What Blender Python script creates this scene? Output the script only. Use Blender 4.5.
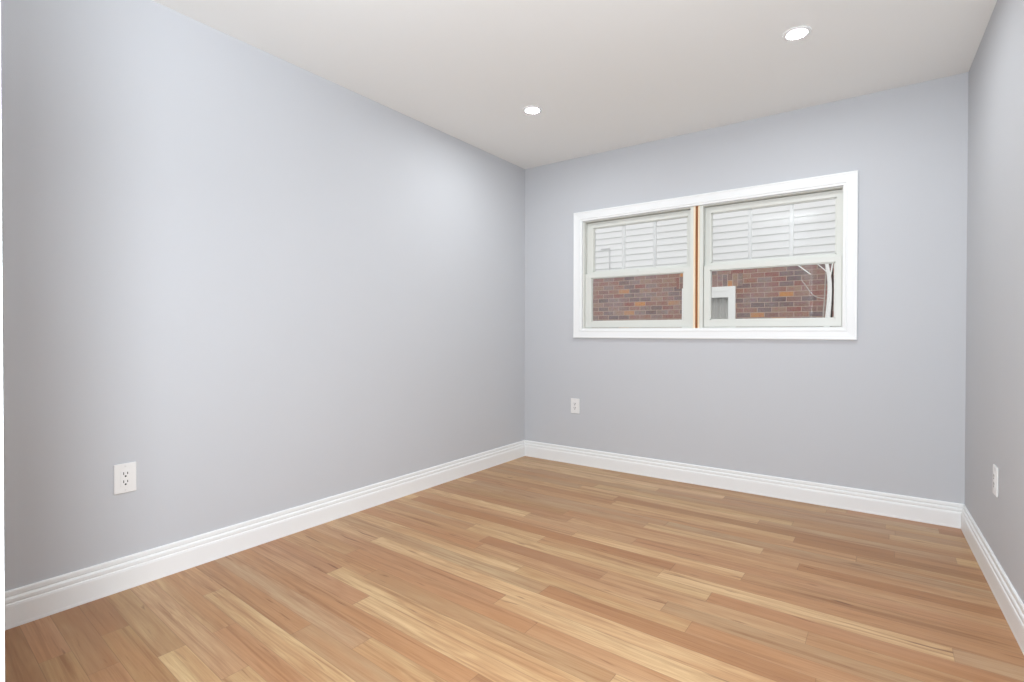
import bpy, bmesh, math, random
from mathutils import Vector, Matrix

for o in list(bpy.data.objects):
    bpy.data.objects.remove(o)
SC = bpy.context.scene
COL = SC.collection

# ------------------------------------------------------------------ camera
YAW, PITCH, ROLL = -0.6238, -0.0089, 0.0017
CAM = Vector((2.5208, -3.6921, 1.0436))
F = Vector((math.sin(YAW)*math.cos(PITCH), math.cos(YAW)*math.cos(PITCH), math.sin(PITCH)))
R = Vector((math.cos(YAW), -math.sin(YAW), 0))
U = R.cross(F)
R2 = R*math.cos(ROLL)+U*math.sin(ROLL)
U2 = -R*math.sin(ROLL)+U*math.cos(ROLL)
cd = bpy.data.cameras.new('camera')
cam = bpy.data.objects.new('camera', cd); COL.objects.link(cam)
m = Matrix((R2, U2, -F)).transposed().to_4x4(); m.translation = CAM
cam.matrix_world = m
cd.sensor_width = 36; cd.lens = 523.36/1024*36
cd.shift_x = 0.0002; cd.shift_y = -0.0030
cd.clip_start = 0.01; cd.clip_end = 200
SC.camera = cam

# ------------------------------------------------------------------ world, lights, exposure
SC.view_settings.view_transform = 'Standard'
SC.view_settings.look = 'None'
SC.view_settings.gamma = 1
SC.view_settings.use_curve_mapping = False
SC.view_settings.exposure = 0.13
SC.display_settings.display_device = 'sRGB'

w = bpy.data.worlds.new('overcast_sky'); SC.world = w
w.use_nodes = True
bg = w.node_tree.nodes['Background']
bg.inputs[0].default_value = (0.97, 0.98, 1.0, 1)
bg.inputs[1].default_value = 1.22

def lamp(name, kind, loc, target, energy, color=(1, 1, 1), **kw):
    l = bpy.data.lights.new(name, kind); l.energy = energy; l.color = color
    for k, v in kw.items(): setattr(l, k, v)
    o = bpy.data.objects.new(name, l); COL.objects.link(o); o.location = loc
    o.rotation_euler = (Vector(target)-Vector(loc)).to_track_quat('-Z', 'Y').to_euler()
    return o
# photographer's flash, aimed at the ceiling, and a lamp standing in for flash from the doorway
lamp('bounce_flash', 'SPOT', (1.80, -3.30, 1.98), (1.42, -3.25, 2.44), 54, (0.925, 1.0, 1.085),
     spot_size=math.radians(120), spot_blend=1.0, shadow_soft_size=0.08)
lamp('doorway_flash', 'AREA', (2.43, -3.775, 1.22), (1.25, -1.5, 1.15), 54, (0.925, 1.0, 1.085), shape='DISK', size=0.25)

H = 2.44
W = 2.858
AL = 0.032
rnd = random.Random(7)

# ------------------------------------------------------------------ materials
def s2l(c):
    return tuple((v/255/12.92 if v/255 <= 0.04045 else ((v/255+0.055)/1.055)**2.4) for v in c)

def mat(name, color, rough=0.5, metal=0.0, noise=0.0, nscale=8.0, bump=0.0, bscale=200.0, spec=0.5):
    mt = bpy.data.materials.new(name); mt.use_nodes = True
    nt = mt.node_tree; b = nt.nodes['Principled BSDF']
    b.inputs['Base Color'].default_value = (*color, 1)
    b.inputs['Roughness'].default_value = rough
    b.inputs['Metallic'].default_value = metal
    b.inputs['Specular IOR Level'].default_value = spec
    if noise or bump:
        tc = nt.nodes.new('ShaderNodeTexCoord')
    if noise:
        n = nt.nodes.new('ShaderNodeTexNoise'); n.inputs['Scale'].default_value = nscale; n.inputs['Detail'].default_value = 4
        nt.links.new(tc.outputs['Object'], n.inputs['Vector'])
        mx = nt.nodes.new('ShaderNodeMix'); mx.data_type = 'RGBA'
        mx.inputs[6].default_value = (*[max(0, c*(1-noise)) for c in color], 1)
        mx.inputs[7].default_value = (*[min(1, c*(1+noise)) for c in color], 1)
        nt.links.new(n.outputs['Fac'], mx.inputs[0]); nt.links.new(mx.outputs[2], b.inputs['Base Color'])
    if bump:
        n2 = nt.nodes.new('ShaderNodeTexNoise'); n2.inputs['Scale'].default_value = bscale; n2.inputs['Detail'].default_value = 3
        nt.links.new(tc.outputs['Object'], n2.inputs['Vector'])
        bp = nt.nodes.new('ShaderNodeBump'); bp.inputs['Strength'].default_value = bump; bp.inputs['Distance'].default_value = 0.002
        nt.links.new(n2.outputs['Fac'], bp.inputs['Height']); nt.links.new(bp.outputs[0], b.inputs['Normal'])
    return mt

M = {}
M['wall'] = mat('pale_grey_blue_paint', (0.570, 0.578, 0.597), 0.65, noise=0.008, nscale=3, bump=0.12, bscale=260, spec=0.3)
M['ceiling'] = mat('white_ceiling_paint', (0.87, 0.868, 0.845), 0.8, noise=0.006, nscale=2, spec=0.2)
M['trim'] = mat('white_gloss_paint', (0.87, 0.875, 0.865), 0.4, noise=0.01, nscale=6)
M['vinyl'] = mat('off_white_vinyl', (0.70, 0.705, 0.655), 0.4, noise=0.01, nscale=6)
M['grille'] = mat('white_vinyl', (0.92, 0.92, 0.91), 0.4, noise=0.01)
M['plastic'] = mat('white_plastic', (0.84, 0.83, 0.81), 0.3, noise=0.01)
M['dark'] = mat('dark_slot', (0.02, 0.02, 0.02), 0.6, noise=0.05)
M['screw'] = mat('painted_screw', (0.75, 0.74, 0.72), 0.35, noise=0.02)
M['ground'] = mat('worn_grass_ground', (0.10, 0.12, 0.05), 0.95, noise=0.5, nscale=14)
M['siding'] = mat('white_vinyl_siding', (0.80, 0.80, 0.80), 0.6, noise=0.02, nscale=5)
M['house_frame'] = mat('white_painted_frame', (0.88, 0.88, 0.87), 0.5, noise=0.01)
M['curtain'] = mat('grey_curtain_cloth', (0.82, 0.81, 0.79), 0.9, noise=0.06, nscale=20)
M['bark'] = mat('pale_birch_bark', (0.96, 0.955, 0.94), 0.8, noise=0.02, nscale=30)
M['twig'] = mat('grey_twig_bark', (0.50, 0.45, 0.42), 0.9, noise=0.15, nscale=40)
M['darkline'] = mat('dark_line_brown', (0.06, 0.045, 0.04), 0.9, noise=0.3, nscale=40)
M['cable'] = mat('grey_cable', (0.64, 0.64, 0.65), 0.6, noise=0.05)

def wood_raw(name, c1, c2):
    mt = bpy.data.materials.new(name); mt.use_nodes = True
    nt = mt.node_tree; b = nt.nodes['Principled BSDF']; b.inputs['Roughness'].default_value = 0.6
    tc = nt.nodes.new('ShaderNodeTexCoord'); mp = nt.nodes.new('ShaderNodeMapping'); mp.inputs['Scale'].default_value = (120, 120, 4)
    n = nt.nodes.new('ShaderNodeTexNoise'); n.inputs['Scale'].default_value = 1; n.inputs['Detail'].default_value = 5
    cr = nt.nodes.new('ShaderNodeValToRGB')
    cr.color_ramp.elements[0].color = (*c1, 1); cr.color_ramp.elements[0].position = 0.3
    cr.color_ramp.elements[1].color = (*c2, 1); cr.color_ramp.elements[1].position = 0.7
    L = nt.links.new
    L(tc.outputs['Object'], mp.inputs[0]); L(mp.outputs[0], n.inputs['Vector']); L(n.outputs['Fac'], cr.inputs[0]); L(cr.outputs[0], b.inputs['Base Color'])
    return mt
M['raw_wood'] = wood_raw('raw_pine', s2l((232, 208, 172)), s2l((246, 230, 204)))
M['shaded_wood'] = wood_raw('raw_wood_in_shade', s2l((120, 72, 34)), s2l((165, 105, 58)))  # bare wood of the backing, recess shade put into its brown

def emission(name, color, strength):
    mt = bpy.data.materials.new(name); mt.use_nodes = True
    nt = mt.node_tree; nt.nodes.clear()
    e = nt.nodes.new('ShaderNodeEmission'); e.inputs[0].default_value = (*color, 1); e.inputs[1].default_value = strength
    o = nt.nodes.new('ShaderNodeOutputMaterial'); nt.links.new(e.outputs[0], o.inputs[0])
    return mt
M['led'] = emission('led_diffuser', (0.95, 0.99, 1.02), 430)

def glass(name, tint=0.97):
    mt = bpy.data.materials.new(name); mt.use_nodes = True
    nt = mt.node_tree; nt.nodes.clear()
    t = nt.nodes.new('ShaderNodeBsdfTransparent'); t.inputs[0].default_value = (tint, tint, tint*0.995, 1)
    g = nt.nodes.new('ShaderNodeBsdfGlossy'); g.inputs['Roughness'].default_value = 0.03
    f = nt.nodes.new('ShaderNodeFresnel'); f.inputs[0].default_value = 1.42
    mx = nt.nodes.new('ShaderNodeMixShader'); o = nt.nodes.new('ShaderNodeOutputMaterial')
    nt.links.new(f.outputs[0], mx.inputs[0]); nt.links.new(t.outputs[0], mx.inputs[1]); nt.links.new(g.outputs[0], mx.inputs[2])
    nt.links.new(mx.outputs[0], o.inputs[0])
    return mt
M['glass'] = glass('window_glass', 0.97)

def brick_material(name, vertical=False):
    mt = bpy.data.materials.new(name); mt.use_nodes = True
    nt = mt.node_tree; b = nt.nodes['Principled BSDF']; b.inputs['Roughness'].default_value = 0.9
    L = nt.links.new
    tc = nt.nodes.new('ShaderNodeTexCoord')
    sp = nt.nodes.new('ShaderNodeSeparateXYZ'); cb = nt.nodes.new('ShaderNodeCombineXYZ')
    L(tc.outputs['Object'], sp.inputs[0])
    L(sp.outputs['Z' if vertical else 'X'], cb.inputs[0]); L(sp.outputs['X' if vertical else 'Z'], cb.inputs[1])
    def brick(c1, c2, cm):
        t = nt.nodes.new('ShaderNodeTexBrick')
        t.inputs['Color1'].default_value = (*c1, 1); t.inputs['Color2'].default_value = (*c2, 1); t.inputs['Mortar'].default_value = (*cm, 1)
        t.inputs['Scale'].default_value = 1; t.inputs['Mortar Size'].default_value = 0.0055; t.inputs['Mortar Smooth'].default_value = 0.3
        t.inputs['Brick Width'].default_value = 0.198; t.inputs['Row Height'].default_value = 0.076
        t.inputs['Bias'].default_value = 0
        L(cb.outputs[0], t.inputs['Vector']); return t
    t = brick((0, 0, 0), (1, 1, 1), (0.5, 0.5, 0.5))
    cr = nt.nodes.new('ShaderNodeValToRGB'); cr.color_ramp.interpolation = 'CONSTANT'
    cols = [(0, (156, 122, 114)), (.16, (170, 126, 114)), (.30, (142, 120, 118)), (.44, (172, 130, 114)), (.56, (160, 138, 132)),
            (.68, (164, 110, 100)), (.80, (178, 146, 128)), (.88, (130, 110, 110)), (.945, (212, 152, 102))]
    e = cr.color_ramp.elements
    e[0].position = 0; e[0].color = (*s2l(cols[0][1]), 1)
    e[1].position = cols[1][0]; e[1].color = (*s2l(cols[1][1]), 1)
    for p, c in cols[2:]:
        q = e.new(p); q.color = (*s2l(c), 1)
    L(t.outputs['Color'], cr.inputs[0])
    n = nt.nodes.new('ShaderNodeTexNoise'); n.inputs['Scale'].default_value = 2.2; n.inputs['Detail'].default_value = 6; n.inputs['Roughness'].default_value = 0.65
    L(tc.outputs['Object'], n.inputs['Vector'])
    n2 = nt.nodes.new('ShaderNodeTexNoise'); n2.inputs['Scale'].default_value = 22; n2.inputs['Detail'].default_value = 4
    L(tc.outputs['Object'], n2.inputs['Vector'])
    rp = nt.nodes.new('ShaderNodeMapRange'); rp.inputs[1].default_value = 0.40; rp.inputs[2].default_value = 0.72; rp.inputs[4].default_value = 0.75
    L(n.outputs['Fac'], rp.inputs[0])
    m1 = nt.nodes.new('ShaderNodeMix'); m1.data_type = 'RGBA'; L(rp.outputs[0], m1.inputs[0]); L(cr.outputs[0], m1.inputs[6])
    m1.inputs[7].default_value = (*s2l((172, 158, 158)), 1)            # chalky bloom on the old brick
    m3 = nt.nodes.new('ShaderNodeMix'); m3.data_type = 'RGBA'; m3.blend_type = 'MULTIPLY'; m3.inputs[0].default_value = 0.75
    L(m1.outputs[2], m3.inputs[6]); L(n2.outputs['Color'], m3.inputs[7])
    m3b = nt.nodes.new('ShaderNodeMix'); m3b.data_type = 'RGBA'; m3b.blend_type = 'MIX'; L(n2.outputs['Fac'], m3b.inputs[0])
    m3b.inputs[0].default_value = 0.6; L(m1.outputs[2], m3b.inputs[6]); L(m3.outputs[2], m3b.inputs[7])
    m2 = nt.nodes.new('ShaderNodeMix'); m2.data_type = 'RGBA'; L(t.outputs['Fac'], m2.inputs[0]); L(m3b.outputs[2], m2.inputs[6])
    m2.inputs[7].default_value = (*s2l((182, 162, 152)), 1)
    L(m2.outputs[2], b.inputs['Base Color'])
    bp = nt.nodes.new('ShaderNodeBump'); bp.inputs['Strength'].default_value = 0.5; bp.inputs['Distance'].default_value = 0.008; bp.invert = True
    L(t.outputs['Fac'], bp.inputs['Height']); L(bp.outputs[0], b.inputs['Normal'])
    return mt
M['brick'] = brick_material('red_brown_brick')
M['brick_soldier'] = brick_material('red_brown_soldier_brick', True)

def floor_material():
    mt = bpy.data.materials.new('oak_strip_floor'); mt.use_nodes = True
    nt = mt.node_tree; b = nt.nodes['Principled BSDF']; L = nt.links.new
    N = nt.nodes.new
    col = N('ShaderNodeAttribute'); col.attribute_name = 'plank_color'
    rn = N('ShaderNodeAttribute'); rn.attribute_name = 'plank_rand'
    uv = N('ShaderNodeUVMap'); uv.uv_map = 'plank_uv'             # metres along, metres across
    sp = N('ShaderNodeSeparateXYZ'); L(uv.outputs[0], sp.inputs[0])
    def vec(su, sv, wz):
        a = N('ShaderNodeMath'); a.operation = 'MULTIPLY'; a.inputs[1].default_value = su; L(sp.outputs[0], a.inputs[0])
        c = N('ShaderNodeMath'); c.operation = 'MULTIPLY'; c.inputs[1].default_value = sv; L(sp.outputs[1], c.inputs[0])
        d = N('ShaderNodeMath'); d.operation = 'MULTIPLY'; d.inputs[1].default_value = wz; L(rn.outputs['Fac'], d.inputs[0])
        cb = N('ShaderNodeCombineXYZ'); L(a.outputs[0], cb.inputs[0]); L(c.outputs[0], cb.inputs[1]); L(d.outputs[0], cb.inputs[2])
        return cb
    def noise(v, detail=4, rough=0.55, dist=0.0):
        n = N('ShaderNodeTexNoise'); n.inputs['Scale'].default_value = 1; n.inputs['Detail'].default_value = detail
        n.inputs['Roughness'].default_value = rough; n.inputs['Distortion'].default_value = dist
        L(v.outputs[0], n.inputs['Vector']); return n
    def rng(src, a, c, d, e):
        r = N('ShaderNodeMapRange'); r.inputs[1].default_value = a; r.inputs[2].default_value = c; r.inputs[3].default_value = d; r.inputs[4].default_value = e
        L(src, r.inputs[0]); return r
    def mixc(fac, a, c, mode='MIX'):
        x = N('ShaderNodeMix'); x.data_type = 'RGBA'; x.blend_type = mode
        if isinstance(fac, float): x.inputs[0].default_value = fac
        else: L(fac, x.inputs[0])
        for s, v in ((6, a), (7, c)):
            if isinstance(v, tuple): x.inputs[s].default_value = (*v, 1)
            else: L(v, x.inputs[s])
        return x
    # cathedral figure: rings of a distorted long noise
    n1 = noise(vec(1.1, 13, 37), 2, 0.5, 0.6)
    w1 = N('ShaderNodeMath'); w1.operation = 'MULTIPLY'; w1.inputs[1].default_value = 52; L(n1.outputs['Fac'], w1.inputs[0])
    w2 = N('ShaderNodeMath'); w2.operation = 'SINE'; L(w1.outputs[0], w2.inputs[0])
    ring = rng(w2.outputs[0], -1, 1, 0, 1)
    fine = noise(vec(7, 240, 91), 5, 0.65)
    broad = noise(vec(0.9, 9, 17), 3, 0.55, 0.3)
    streak = noise(vec(1.1, 34, 53), 5, 0.65, 0.7)
    red = mixc(rng(broad.outputs['Fac'], .38, .64, 0, 0.65).outputs[0], col.outputs['Color'], s2l((182, 132, 88)))
    pale = mixc(rng(broad.outputs['Fac'], .28, .46, 0.35, 0.0).outputs[0], red.outputs[2], s2l((210, 176, 130)))
    f1 = mixc(rng(ring.outputs[0], 0, 1, 0.0, 0.26).outputs[0], pale.outputs[2], s2l((158, 108, 68)))
    f2 = mixc(rng(fine.outputs['Fac'], .42, .72, 0.0, 0.40).outputs[0], f1.outputs[2], s2l((150, 102, 66)))
    f3 = mixc(rng(streak.outputs['Fac'], .52, .72, 0.0, 0.75).outputs[0], f2.outputs[2], s2l((136, 88, 52)))
    fleck = noise(vec(4.5, 48, 71), 2, 0.5, 0.4)
    f3 = mixc(rng(fleck.outputs['Fac'], .67, .76, 0.0, 0.75).outputs[0], f3.outputs[2], s2l((112, 68, 40)))
    # seam round every board
    uv2 = N('ShaderNodeUVMap'); uv2.uv_map = 'plank_edge'
    s2 = N('ShaderNodeSeparateXYZ'); L(uv2.outputs[0], s2.inputs[0])
    def edge(sock, wd):
        a = N('ShaderNodeMath'); a.operation = 'SUBTRACT'; a.inputs[0].default_value = 1; L(sock, a.inputs[1])
        mn = N('ShaderNodeMath'); mn.operation = 'MINIMUM'; L(sock, mn.inputs[0]); L(a.outputs[0], mn.inputs[1])
        return rng(mn.outputs[0], 0, wd, 1, 0)
    e1 = edge(s2.outputs[1], 0.014); e2 = edge(s2.outputs[0], 0.0016)
    mx = N('ShaderNodeMath'); mx.operation = 'MAXIMUM'; L(e1.outputs[0], mx.inputs[0]); L(e2.outputs[0], mx.inputs[1])
    ms = N('ShaderNodeMath'); ms.operation = 'MULTIPLY'; ms.inputs[1].default_value = 0.55; L(mx.outputs[0], ms.inputs[0])
    f4 = mixc(ms.outputs[0], f3.outputs[2], s2l((92, 60, 38)))
    L(f4.outputs[2], b.inputs['Base Color'])
    b.inputs['Roughness'].default_value = 0.38
    b.inputs['Specular IOR Level'].default_value = 0.4
    bp = N('ShaderNodeBump'); bp.inputs['Strength'].default_value = 0.25; bp.inputs['Distance'].default_value = 0.001; bp.invert = True
    L(mx.outputs[0], bp.inputs['Height']); L(bp.outputs[0], b.inputs['Normal'])
    return mt
M['floor'] = floor_material()

# ------------------------------------------------------------------ mesh helpers
def link(name, me, material, parent=None, smooth=False):
    o = bpy.data.objects.new(name, me); COL.objects.link(o)
    for mm in (material if isinstance(material, (list, tuple)) else [material]):
        me.materials.append(mm)
    if parent is not None: o.parent = parent
    if smooth:
        for p in me.polygons: p.use_smooth = True
    return o

class MB:
    def __init__(s): s.bm = bmesh.new()
    def box(s, x0, x1, y0, y1, z0, z1, bevel=0.0, mi=0, seg=2):
        vs = [s.bm.verts.new((x, y, z)) for z in (z0, z1) for y in (y0, y1) for x in (x0, x1)]
        fs = [s.bm.faces.new([vs[i] for i in f]) for f in ((0, 2, 3, 1), (4, 5, 7, 6), (0, 1, 5, 4), (2, 6, 7, 3), (0, 4, 6, 2), (1, 3, 7, 5))]
        for f in fs: f.material_index = mi
        if bevel:
            es = list({e for f in fs for e in f.edges})
            bmesh.ops.bevel(s.bm, geom=es, offset=bevel, segments=seg, profile=0.7, affect='EDGES')
        return s
    def sweep(s, path, profile, closed=False):
        """profile points (offset_normal, z) swept along a 2D path of (point, normal-scaled mitre) rings"""
        rings = [[s.bm.verts.new(v) for v in ring] for ring in path]
        n = len(rings); c = len(rings[0])
        for i in range(n if closed else n-1):
            a, b2 = rings[i], rings[(i+1) % n]
            for j in range(c):
                k = (j+1) % c
                s.bm.faces.new([a[j], a[k], b2[k], b2[j]])
        if not closed:
            s.bm.faces.new(list(reversed(rings[0]))); s.bm.faces.new(rings[-1])
        return s
    def lathe(s, prof, cx=0, cy=0, seg=40):
        rings = []
        for r, z in prof:
            rings.append([s.bm.verts.new((cx+r*math.cos(2*math.pi*i/seg), cy+r*math.sin(2*math.pi*i/seg), z)) for i in range(seg)])
        for a, b2 in zip(rings, rings[1:]):
            for i in range(seg):
                k = (i+1) % seg
                s.bm.faces.new([a[i], a[k], b2[k], b2[i]])
        return s
    def tube(s, pts, radii, seg=8):
        pts = [Vector(p) for p in pts]; rings = []
        for i, p in enumerate(pts):
            t = (pts[min(i+1, len(pts)-1)]-pts[max(i-1, 0)]).normalized()
            a = t.cross(Vector((0, 1, 0.013))).normalized(); b2 = t.cross(a)
            rings.append([s.bm.verts.new(p+radii[i]*(a*math.cos(2*math.pi*k/seg)+b2*math.sin(2*math.pi*k/seg))) for k in range(seg)])
        for a, b2 in zip(rings, rings[1:]):
            for k in range(seg):
                s.bm.faces.new([a[k], a[(k+1) % seg], b2[(k+1) % seg], b2[k]])
        s.bm.faces.new(rings[0]); s.bm.faces.new(list(reversed(rings[-1])))
        return s
    def build(s, name, material, parent=None, smooth=False, loc=None):
        bmesh.ops.recalc_face_normals(s.bm, faces=s.bm.faces)
        if loc is not None:
            bmesh.ops.translate(s.bm, verts=s.bm.verts, vec=-Vector(loc))
        me = bpy.data.meshes.new(name); s.bm.to_mesh(me); s.bm.free()
        o = link(name, me, material, parent, smooth)
        if loc is not None: o.location = loc
        return o

def tag(o, label, cat=None, group=None, kind=None):
    o['label'] = label
    if cat: o['category'] = cat
    if group: o['group'] = group
    if kind: o['kind'] = kind
    return o

def empty(name, loc, rz=0.0):
    o = bpy.data.objects.new(name, None); COL.objects.link(o)
    o.location = loc; o.rotation_euler = (0, 0, rz); o.empty_display_size = 0.05
    return o

def copy_tree(o, parent=None):
    c = o.copy(); COL.objects.link(c); c.parent = parent
    for ch in list(o.children): copy_tree(ch, c)
    return c

def rwx(y): return W - y*math.tan(AL)          # inner face of the right wall at depth y

# ------------------------------------------------------------------ floor of strip boards
YB = -4.95
ROW = 0.0835
def row_y(k, x):
    y0 = -2.831 + k*ROW
    t = min(1, max(0, (-1.30-y0)/1.5))
    mslope = -0.006 - 0.056*t
    return y0 + mslope*(x-0.62)

PALE, TAN, ROSE, BROWN, OLIVE, GREY = (212, 179, 133), (193, 156, 114), (183, 140, 101), (160, 115, 77), (177, 142, 99), (182, 152, 117)
FIXED = {   # boards whose tone stands out: row -> [(start x, tone), ...] up to the next start
    -4: [(-.1, BROWN), (.55, ROSE), (1.6, TAN)],
    -3: [(-.1, BROWN), (.33, OLIVE), (1.3, TAN)],
    -2: [(-.1, OLIVE), (.62, PALE), (1.9, TAN)],
    -1: [(-.1, TAN), (.9, TAN), (1.5, PALE)],
    0: [(-.1, TAN), (.62, ROSE), (1.35, TAN)],
    1: [(-.1, TAN), (.32, PALE), (1.6, TAN)],
    2: [(-.1, ROSE), (.85, GREY), (1.9, PALE)],
    3: [(-.1, GREY), (1.09, TAN), (2.0, PALE)],
    6: [(-.1, ROSE), (.55, PALE), (2.3, TAN)],
    7: [(-.1, TAN), (.70, OLIVE), (1.85, PALE)],
    8: [(-.1, TAN), (.45, ROSE), (1.50, TAN), (2.6, PALE)],
    9: [(-.1, ROSE), (1.29, PALE), (2.2, TAN)],
    10: [(-.1, TAN), (.42, PALE), (2.35, PALE)],
    11: [(-.1, GREY), (1.39, BROWN), (2.35, TAN)],
    12: [(-.1, PALE), (1.2, TAN), (1.95, ROSE)],
    13: [(-.1, ROSE), (.9, TAN), (1.83, GREY)],
    14: [(-.1, TAN), (.86, BROWN), (1.53, TAN), (2.3, OLIVE)],
    15: [(-.1, GREY), (.7, PALE), (1.95, ROSE)],
    16: [(-.1, PALE), (1.1, TAN), (1.72, PALE), (2.7, GREY)],
    18: [(-.1, TAN), (1.2, PALE), (2.02, ROSE)],
    21: [(-.1, OLIVE), (1.0, ROSE), (2.2, BROWN)],
    25: [(-.1, ROSE), (1.15, PALE), (2.14, BROWN)],
    28: [(-.1, TAN), (.9, PALE), (2.10, ROSE)],
}
LIST = []
def planks():
    k = -26
    while True:
        if row_y(k, 1.5) > 0.1: break
        if k in FIXED:
            segs = [(x, c) for x, c in FIXED[k]]
        else:
            segs = []; x = -0.1 - rnd.random()*0.9
            while x < 3.2:
                c = rnd.choices([PALE, TAN, ROSE, BROWN, OLIVE, GREY], [16, 32, 22, 6, 10, 14])[0]
                segs.append((x, c)); x += rnd.choice([0.6, 0.9, 1.2, 1.5, 1.9])*(0.85+0.3*rnd.random())
        for i, (x, c) in enumerate(segs):
            x1 = segs[i+1][0] if i+1 < len(segs) else 3.2
            if x1 > -0.02: LIST.append((k, max(x, -0.02), min(x1, 3.12), c))
        k += 1

def build_floor():
    planks()
    me = bpy.data.meshes.new('floor')
    verts, faces = [], []
    data = []
    for k, x0, x1, c in LIST:
        if x1-x0 < 0.01: continue
        n = len(verts)
        r = rnd.random()
        verts += [(x0, row_y(k, x0), 0), (x1, row_y(k, x1), 0), (x1, row_y(k+1, x1), 0), (x0, row_y(k+1, x0), 0)]
        faces.append((n, n+1, n+2, n+3))
        j = (rnd.random()-.5)*10
        data.append((x0, x1, tuple(max(0, min(255, v+j+(rnd.random()-.5)*4)) for v in c), r))
    # slab under the boards
    n = len(verts)
    X0, X1, Y0, Y1 = -0.02, 3.12, YB, 0.02
    me.from_pydata(verts, [], faces)
    u1 = me.uv_layers.new(name='plank_uv'); u2 = me.uv_layers.new(name='plank_edge')
    me.attributes.new('plank_color', 'FLOAT_COLOR', 'FACE'); me.attributes.new('plank_rand', 'FLOAT', 'FACE')
    u1, u2 = me.uv_layers['plank_uv'], me.uv_layers['plank_edge']
    ca, ra = me.attributes['plank_color'], me.attributes['plank_rand']
    for p, (x0, x1, c, r) in zip(me.polygons, data):
        ln = x1-x0; li = list(p.loop_indices); off = r*40
        for l, (a, b2) in zip(li, ((0, 0), (1, 0), (1, 1), (0, 1))):
            u1.data[l].uv = (x0+a*ln+off, b2*ROW+r*7)
            u2.data[l].uv = (a, b2)
        ca.data[p.index].color = (*s2l(c), 1); ra.data[p.index].value = r
    bm = bmesh.new(); bm.from_mesh(me)
    bmesh.ops.recalc_face_normals(bm, faces=bm.faces)
    if bm.faces[:][0].normal.z < 0: bmesh.ops.reverse_faces(bm, faces=bm.faces)
    bm.to_mesh(me); bm.free()
    o = link('floor', me, M['floor'])
    tag(o, 'light oak strip floor with boards of mixed pale and reddish tone', kind='structure')
    sb = MB().box(-0.12, 3.25, YB, 0.16, -0.15, -0.004).build('floor_slab', M['ground']); tag(sb, 'slab under the oak floor', kind='structure')
build_floor()

# ------------------------------------------------------------------ walls and ceiling
WT = 0.16
OX0, OX1, OZ0, OZ1 = 0.553, 2.298, 1.081, 1.928       # window opening
def struct(o, label): return tag(o, label, kind='structure')

struct(MB().box(-0.12, 0, YB, 0.16, -0.004, H+0.0).build('wall_left', M['wall']), 'long pale grey blue wall on the left with a white outlet')
b = MB()
b.box(0, OX0, 0, WT, -0.004, H); b.box(OX1, 2.98, 0, WT, -0.004, H)
b.box(OX0, OX1, 0, WT, -0.004, OZ0); b.box(OX0, OX1, 0, WT, OZ1, H)
bmesh.ops.remove_doubles(b.bm, verts=b.bm.verts, dist=1e-5)
struct(b.build('wall_back', M['wall']), 'pale grey blue end wall with the white double window')
# right wall, slightly out of square
b = MB()
vs = []
for z in (-0.004, H):
    vs.append([b.bm.verts.new(v) for v in ((rwx(0), 0, z), (rwx(YB), YB, z), (rwx(YB)+.12, YB, z), (rwx(0)+.12, 0, z))])
for i in range(4):
    b.bm.faces.new([vs[0][i], vs[0][(i+1) % 4], vs[1][(i+1) % 4], vs[1][i]])
b.bm.faces.new(vs[0]); b.bm.faces.new(vs[1])
struct(b.build('wall_right', M['wall']), 'pale grey blue wall at the right edge with a white outlet')
struct(MB().box(-0.12, 3.2, YB, 0.16, H, H+0.12).build('ceiling', M['ceiling']), 'flat white ceiling with two recessed lights')
# front wall with the doorway the picture is taken through
DX0, DX1, DZ, FY0, FY1 = 1.75, 2.64, 2.05, -3.69, -3.572
b = MB()
b.box(0, DX0-.02, FY0, FY1, -0.004, H); b.box(DX1+.02, rwx(-3.6), FY0, FY1, -0.004, H); b.box(DX0-.02, DX1+.02, FY0, FY1, DZ+.02, H)
struct(b.build('wall_front', M['wall']), 'pale grey blue wall with the doorway, behind the viewer')
struct(MB().box(-0.12, 3.2, YB-.12, YB, -0.004, H).build('wall_hall', M['wall']), 'end wall of the hall behind the doorway')
b = MB()
b.box(DX0-.02, DX0, FY0-.004, -3.5553, 0, DZ, .002); b.box(DX1, DX1+.02, FY0-.004, -3.5553, 0, DZ, .002); b.box(DX0-.02, DX1+.02, FY0-.004, -3.5553, DZ, DZ+.02, .002)
b.box(DX0-.085, DX0-.02, -3.572, -3.5553, 0, DZ+.085, .003); b.box(DX1+.02, DX1+.085, -3.572, -3.5553, 0, DZ+.085, .003); b.box(DX0-.02, DX1+.02, -3.572, -3.5553, DZ+.02, DZ+.085, .003)
struct(b.build('trim_3', M['trim']), 'white doorway lining at the left edge of the picture')

# ------------------------------------------------------------------ baseboards
PROF = [(0, .131), (.0045, .131), (.0075, .1285), (.0085, .124), (.0085, .1135), (.0055, .1105), (.0055, .1085), (.0105, .1055), (.0125, .101),
        (.0125, .0915), (.0112, .0885), (.0112, .0870), (.0140, .0840), (.0155, .076), (.0155, .012), (.0165, .008), (.0165, 0), (0, 0)]
def baseboard(name, A, B, nrm, mA, mB, label):
    """A,B on the wall face, nrm into the room; mA/mB: mitre shift along the run per unit of offset"""
    A, B, nrm = Vector(A), Vector(B), Vector(nrm)
    d = (B-A).normalized()
    r0 = [A+nrm*t+d*(t*mA)+Vector((0, 0, z)) for t, z in PROF]
    r1 = [B+nrm*t-d*(t*mB)+Vector((0, 0, z)) for t, z in PROF]
    o = MB().sweep([r0, r1], PROF).build(name, M['trim'])
    return struct(o, label)
baseboard('baseboard_left', (0, FY1, 0), (0, 0, 0), (1, 0, 0), 1, 1, 'white moulded baseboard along the left wall')
baseboard('baseboard_back', (0, 0, 0), (W, 0, 0), (0, -1, 0), 1, 1.03, 'white moulded baseboard under the window wall')
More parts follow.
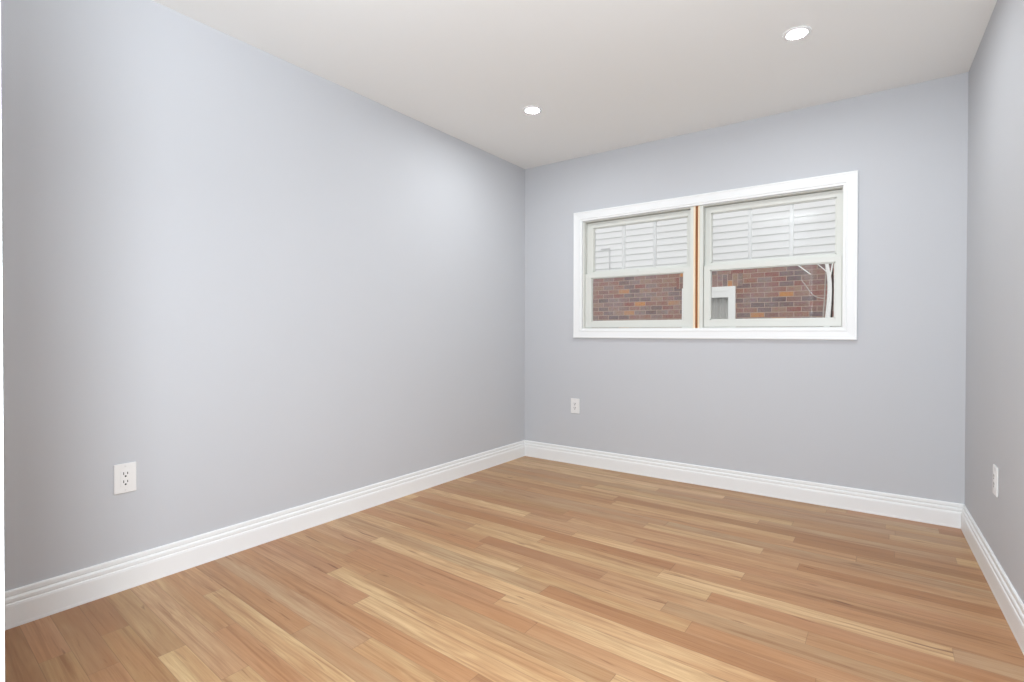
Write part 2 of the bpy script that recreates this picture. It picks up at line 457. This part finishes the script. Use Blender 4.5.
baseboard('baseboard_right', (W, 0, 0), (rwx(FY1), FY1, 0), (-math.cos(AL), -math.sin(AL), 0), 0.97, 1, 'white moulded baseboard along the right wall')
baseboard('baseboard_front', (0, FY1, 0), (DX0-.085, FY1, 0), (0, 1, 0), 1, 0, 'white moulded baseboard beside the doorway')

# ------------------------------------------------------------------ window casing (mitred picture frame)
CX0, CX1, CZ0, CZ1 = 0.480, 2.371, 1.008, 2.001
CP = [(0.0, 0.0), (0.0, .0175), (.003, .0195), (.010, .0195), (.013, .0175), (.050, .0145), (.054, .0165), (.0585, .0165), (.061, .013), (.073, .011), (.073, 0.0)]
b = MB(); rings = []
for (cx, cz, sx, sz) in ((CX0, CZ0, 1, 1), (CX1, CZ0, -1, 1), (CX1, CZ1, -1, -1), (CX0, CZ1, 1, -1)):
    rings.append([Vector((cx+sx*t, -dy, cz+sz*t)) for t, dy in CP])
b.sweep(rings, CP, closed=True)
struct(b.build('trim_1', M['trim']), 'white moulded casing round the double window')

# raw wood mullion showing in the gap between the two window units
GX0, GX1 = 1.416, 1.458
b = MB()
b.box(GX0, GX0+.013, .002, .11, OZ0, OZ1, .0008); b.box(GX1-.011, GX1, .002, .11, OZ0, OZ1, .0008)
mul = b.build('trim_2', M['raw_wood']); struct(mul, 'bare wood strip in the gap between the two windows')
MB().box(GX0+.013, GX1-.011, .013, .11, OZ0, OZ1).build('wood_backing', M['shaded_wood'], mul)

def sash(name, parent, x0, x1, z0, z1, gx0, gx1, gz0, gz1, y0, y1, grilles=0):
    b = MB()
    bev = .003
    b.box(x0, gx0, y0, y1, z0, z1, bev); b.box(gx1, x1, y0, y1, z0, z1, bev)
    b.box(gx0-.004, gx1+.004, y0, y1, gz1, z1, bev); b.box(gx0-.004, gx1+.004, y0, y1, z0, gz0, bev)
    # glazing bead
    t = .006; ym = y0+.010
    b.box(gx0-.003, gx0+t, ym, y1-.004, gz0-.003, gz1+.003); b.box(gx1-t, gx1+.003, ym, y1-.004, gz0-.003, gz1+.003)
    b.box(gx0, gx1, ym, y1-.004, gz1-t, gz1+.003); b.box(gx0, gx1, ym, y1-.004, gz0-.003, gz0+t)
    s = b.build(name, M['vinyl'], parent)
    g = MB().box(gx0+t, gx1-t, (y0+y1)/2+.002, (y0+y1)/2+.006, gz0+t, gz1-t).build('glass', M['glass'], s)
    for i in range(grilles):
        cx = gx0+(gx1-gx0)*(i+1)/(grilles+1)
        MB().box(cx-.0115, cx+.0115, (y0+y1)/2+.0075, (y0+y1)/2+.0155, gz0+.001, gz1-.001, .002).build('grille_bar', M['grille'], s)
    return s

def window_unit(name, x0, x1, jl, jr, sx0, sx1, gx0, gx1, ux0, ux1, label):
    w_ = empty(name, ((x0+x1)/2, 0, OZ0)); struct(w_, label)
    inv = Matrix.Translation(-w_.location)
    b = MB()
    b.box(x0, x0+jl, .004, .13, OZ0, OZ1, .0015); b.box(x1-jr, x1, .004, .13, OZ0, OZ1, .0015)
    b.box(x0+jl, x1-jr, .006, .13, OZ1-.0075, OZ1, .001); b.box(x0+jl, x1-jr, .008, .13, OZ0, OZ0+.006, .001)
    parts = [b.build('frame', M['vinyl'], w_)]
    parts.append(sash('upper_sash', w_, x0+jl+.002, x1-jr-.002, 1.492, 1.9170, ux0, ux1, 1.53, 1.8755, .047, .074, 2))
    lo = sash('lower_sash', w_, sx0, sx1, OZ0+.0085, 1.5115, gx0, gx1, 1.137, 1.478, .016, .044)
    parts.append(lo)
    # sash lock on the meeting rail
    cx = (sx0+sx1)/2
    MB().box(cx-.024, cx+.024, .020, .040, 1.5115, 1.515, .001).box(cx-.006, cx+.018, .020, .032, 1.515, 1.519, .001).build('sash_lock', M['vinyl'], lo)
    for p in parts:
        p.matrix_parent_inverse = inv
    return w_
window_unit('window_1', OX0, GX0, .013, .021, .568, 1.3945, .6195, 1.3435, .6225, 1.3605, 'left half of the double window with three-light upper sash')
window_unit('window_2', GX1, OX1, .023, .005, 1.4835, 2.2915, 1.525, 2.257, 1.523, 2.259, 'right half of the double window, nearer the right wall')

# ------------------------------------------------------------------ wall outlets
def make_outlet():
    root = empty('wall_outlet', (0, 0, 0))          # local: plate in XZ plane, front towards -Y
    b = MB(); b.box(-.039, .039, -.0065, 0, -.06, .06, .0045, seg=3)
    pl = b.build('plate', M['plastic'], root)
    MB().box(-.0165, .0165, -.0085, -.006, -.0335, .0335, .001).build('receptacle', M['plastic'], root)
    rec = root.children[-1]
    for zc in (.0165, -.0165):
        b = MB()
        b.box(-.0082, -.0054, -.0089, -.0080, zc-.002, zc+.0090); b.box(.0054, .0082, -.0089, -.0080, zc-.001, zc+.0080)
        n = 10; top = []
        c0 = [b.bm.verts.new((.0036*math.cos(2*math.pi*i/n), -.0089, zc-.0080+.0036*math.sin(2*math.pi*i/n))) for i in range(n)]
        c1 = [b.bm.verts.new((v.co.x, -.0080, v.co.z)) for v in c0]
        b.bm.faces.new(c0)
        for i in range(n): b.bm.faces.new([c0[i], c0[(i+1) % n], c1[(i+1) % n], c1[i]])
        b.build('socket_holes', M['dark'], rec)
    for zc in (.048, -.048):
        b = MB(); b.lathe([(.0032, 0), (.0032, .0012), (.0001, .0016)], seg=12)
        bmesh.ops.rotate(b.bm, verts=b.bm.verts, cent=(0, 0, 0), matrix=Matrix.Rotation(math.pi/2, 3, 'X'))
        bmesh.ops.translate(b.bm, verts=b.bm.verts, vec=(0, -.0064, zc))
        b.build('screw', M['screw'], root)
    return root
def place(o, loc, rz, label):
    o.location = loc; o.rotation_euler = (0, 0, rz)
    return tag(o, label, 'outlet', 'white wall outlets above the baseboards')
out = make_outlet()
place(out, (0, -2.886, .452), math.pi/2, 'white power outlet on the left wall, largest in view with dark socket holes')
place(copy_tree(out), (.491, 0, .464), 0, 'small white outlet plate on the back wall below the window')
place(copy_tree(out), (rwx(-.80), -.80, .444), -math.pi/2+AL, 'white outlet seen edge-on on the right wall')

# ------------------------------------------------------------------ recessed ceiling lights
def make_light():
    root = empty('recessed_downlight', (0, 0, 0))
    b = MB(); b.lathe([(.0405, -.0005), (.0405, -.0035), (.044, -.0055), (.052, -.0055), (.059, -.003), (.0605, -.0005)], seg=48)
    b.build('trim_ring', M['trim'], root, True)
    b = MB(); b.lathe([(.0407, -.0030), (.028, -.0036), (.0005, -.0038)], seg=48)
    b.build('lens', M['led'], root, True)
    return root
lt = make_light()
lt.location = (2.166, -.935, H)
tag(lt, 'round recessed ceiling light nearer the right wall, lit', 'ceiling light', 'recessed lights in the ceiling')
l2 = copy_tree(lt); l2.location = (.704, -.952, H)
l2['label'] = 'lit round recessed ceiling light above the back left corner'

# ------------------------------------------------------------------ outside: the house next door, a sapling, the ground
GZ = -0.75
struct(MB().box(-9, 10, .18, 14, GZ-.2, GZ).build('ground', M['ground']), 'strip of ground between the two houses')

NY = 5.00                                   # face of the neighbour's brick wall
house = empty('neighbour_house', (-0.2, NY, GZ))
tag(house, 'brick house with white upper siding seen through the window panes', 'house')
hinv = Matrix.Translation(-house.location)
BZ = 2.120
wx0, wx1, wz0, wz1 = -.254, .579, .62, 1.788
b = MB()
b.box(-7, wx0, NY, NY+.25, GZ, BZ); b.box(wx1, 8, NY, NY+.25, GZ, BZ)
b.box(wx0, wx1, NY, NY+.25, GZ, wz0); b.box(wx0, wx1, NY, NY+.25, wz1, BZ)
p_ = b.build('brick_wall', M['brick'], house); p_.matrix_parent_inverse = hinv
p_ = MB().box(wx0-.1, wx1+.1, NY-.004, NY+.05, wz1, wz1+.195).build('brick_lintel', M['brick_soldier'], house); p_.matrix_parent_inverse = hinv
# lapped siding: one continuous saw-tooth sheet
LAP = .109
b = MB(); pts = [(NY-.005, BZ-.02)]
z = BZ-.02
while z < 5.6:
    pts += [(NY-.030, z), (NY-.030, z+.012), (NY-.013, z+LAP)]
    z += LAP
pts += [(NY+.25, z), (NY+.25, BZ-.02)]
b.sweep([[Vector((x, y, zz)) for y, zz in pts] for x in (-7, 8)], pts)
p_ = b.build('siding', M['siding'], house); p_.matrix_parent_inverse = hinv
# the neighbour's window: frame, glass, pleated curtain
b = MB()
b.box(wx0, wx0+.106, NY-.03, NY+.10, wz0, wz1, .006); b.box(wx1-.106, wx1, NY-.03, NY+.10, wz0, wz1, .006)
b.box(wx0+.102, wx1-.102, NY-.025, NY+.10, wz1-.173, wz1, .006); b.box(wx0+.102, wx1-.102, NY-.045, NY+.10, wz0, wz0+.08, .006)
b.box(wx0+.102, wx1-.102, NY-.032, NY-.02, wz1-.066, wz1-.058)
hw = b.build('window', M['house_frame'], house); hw.matrix_parent_inverse = hinv
MB().box(wx0+.102, wx1-.102, NY+.04, NY+.046, wz0+.07, wz1-.165).build('glass', M['glass'], hw)
b = MB(); n = 120; ra, rb = [], []
for i in range(n+1):
    x = wx0+.11+(wx1-wx0-.22)*i/n
    y = NY+.085+.020*math.sin(i*.36)+.008*math.sin(i*.21+1)
    ra.append(b.bm.verts.new((x, y, wz0+.02))); rb.append(b.bm.verts.new((x, y+.002, wz1-.15)))
for i in range(n): b.bm.faces.new([ra[i], ra[i+1], rb[i+1], rb[i]])
cu = b.build('curtain', M['curtain'], hw, True)
sd = cu.modifiers.new('thickness', 'SOLIDIFY'); sd.thickness = .004
# service cable on the siding
cz = 1.04+(2.24-1.04)*1.12
b = MB(); b.box(-1.72, -1.545, NY-.050, NY-.030, 2.556, 2.580, .004); b.box(-1.557, -1.545, NY-.045, NY-.030, 2.11, 2.57, .003)
p_ = b.build('service_cable', M['cable'], house); p_.matrix_parent_inverse = hinv

# pale sapling with bare twigs
TY = 3.30
tree = empty('sapling', (1.90, TY, GZ)); tag(tree, 'bare sapling with pale bent trunk in front of the brick house', 'tree')
tinv = Matrix.Translation(-tree.location)
def limb(name, pts, r0, r1, material, dy=0.0, seg=8):
    P = [Vector((x, TY+dy, z)) for x, z in pts]
    # smooth the polyline
    for _ in range(2):
        q = [P[0]]
        for a, c in zip(P, P[1:]): q += [a*.75+c*.25, a*.25+c*.75]
        q.append(P[-1]); P = q
    n = len(P)
    o = MB().tube(P, [r0+(r1-r0)*i/(n-1) for i in range(n)], seg).build(name, material, tree, True)
    o.matrix_parent_inverse = tinv
    return o
limb('trunk', [(1.87, GZ-.05), (1.90, .3), (1.93, .9), (1.952, 1.21), (1.968, 1.42), (1.973, 1.60), (1.962, 1.72), (1.945, 1.82), (1.935, 1.92)], .033, .015, M['bark'], seg=12)
limb('branch', [(1.945, 1.80), (1.925, 1.86), (1.90, 1.90), (1.86, 1.935)], .010, .004, M['bark'])
limb('branch', [(1.968, 1.66), (1.990, 1.78), (1.998, 1.86), (2.003, 1.93)], .009, .004, M['bark'])
limb('branch', [(1.955, 1.74), (1.90, 1.80), (1.84, 1.86), (1.76, 1.93)], .006, .003, M['bark'])
limb('branch', [(1.915, 1.05), (1.905, 1.25), (1.918, 1.42), (1.925, 1.62), (1.93, 1.85)], .008, .005, M['twig'], .02)
limb('branch', [(1.925, 1.45), (1.84, 1.465), (1.78, 1.52), (1.73, 1.61), (1.68, 1.68)], .006, .004, M['twig'], .02)
limb('branch', [(1.775, 1.74), (1.72, 1.79), (1.64, 1.86), (1.57, 1.90)], .006, .006, M['bark'], .03)
limb('dark_line', [(1.985, .9), (1.985, 1.21), (1.995, 1.42), (2.0, 1.60), (1.993, 1.76), (1.985, 1.9)], .011, .007, M['darkline'], .05)  # thin dark tube following the right side of the trunk
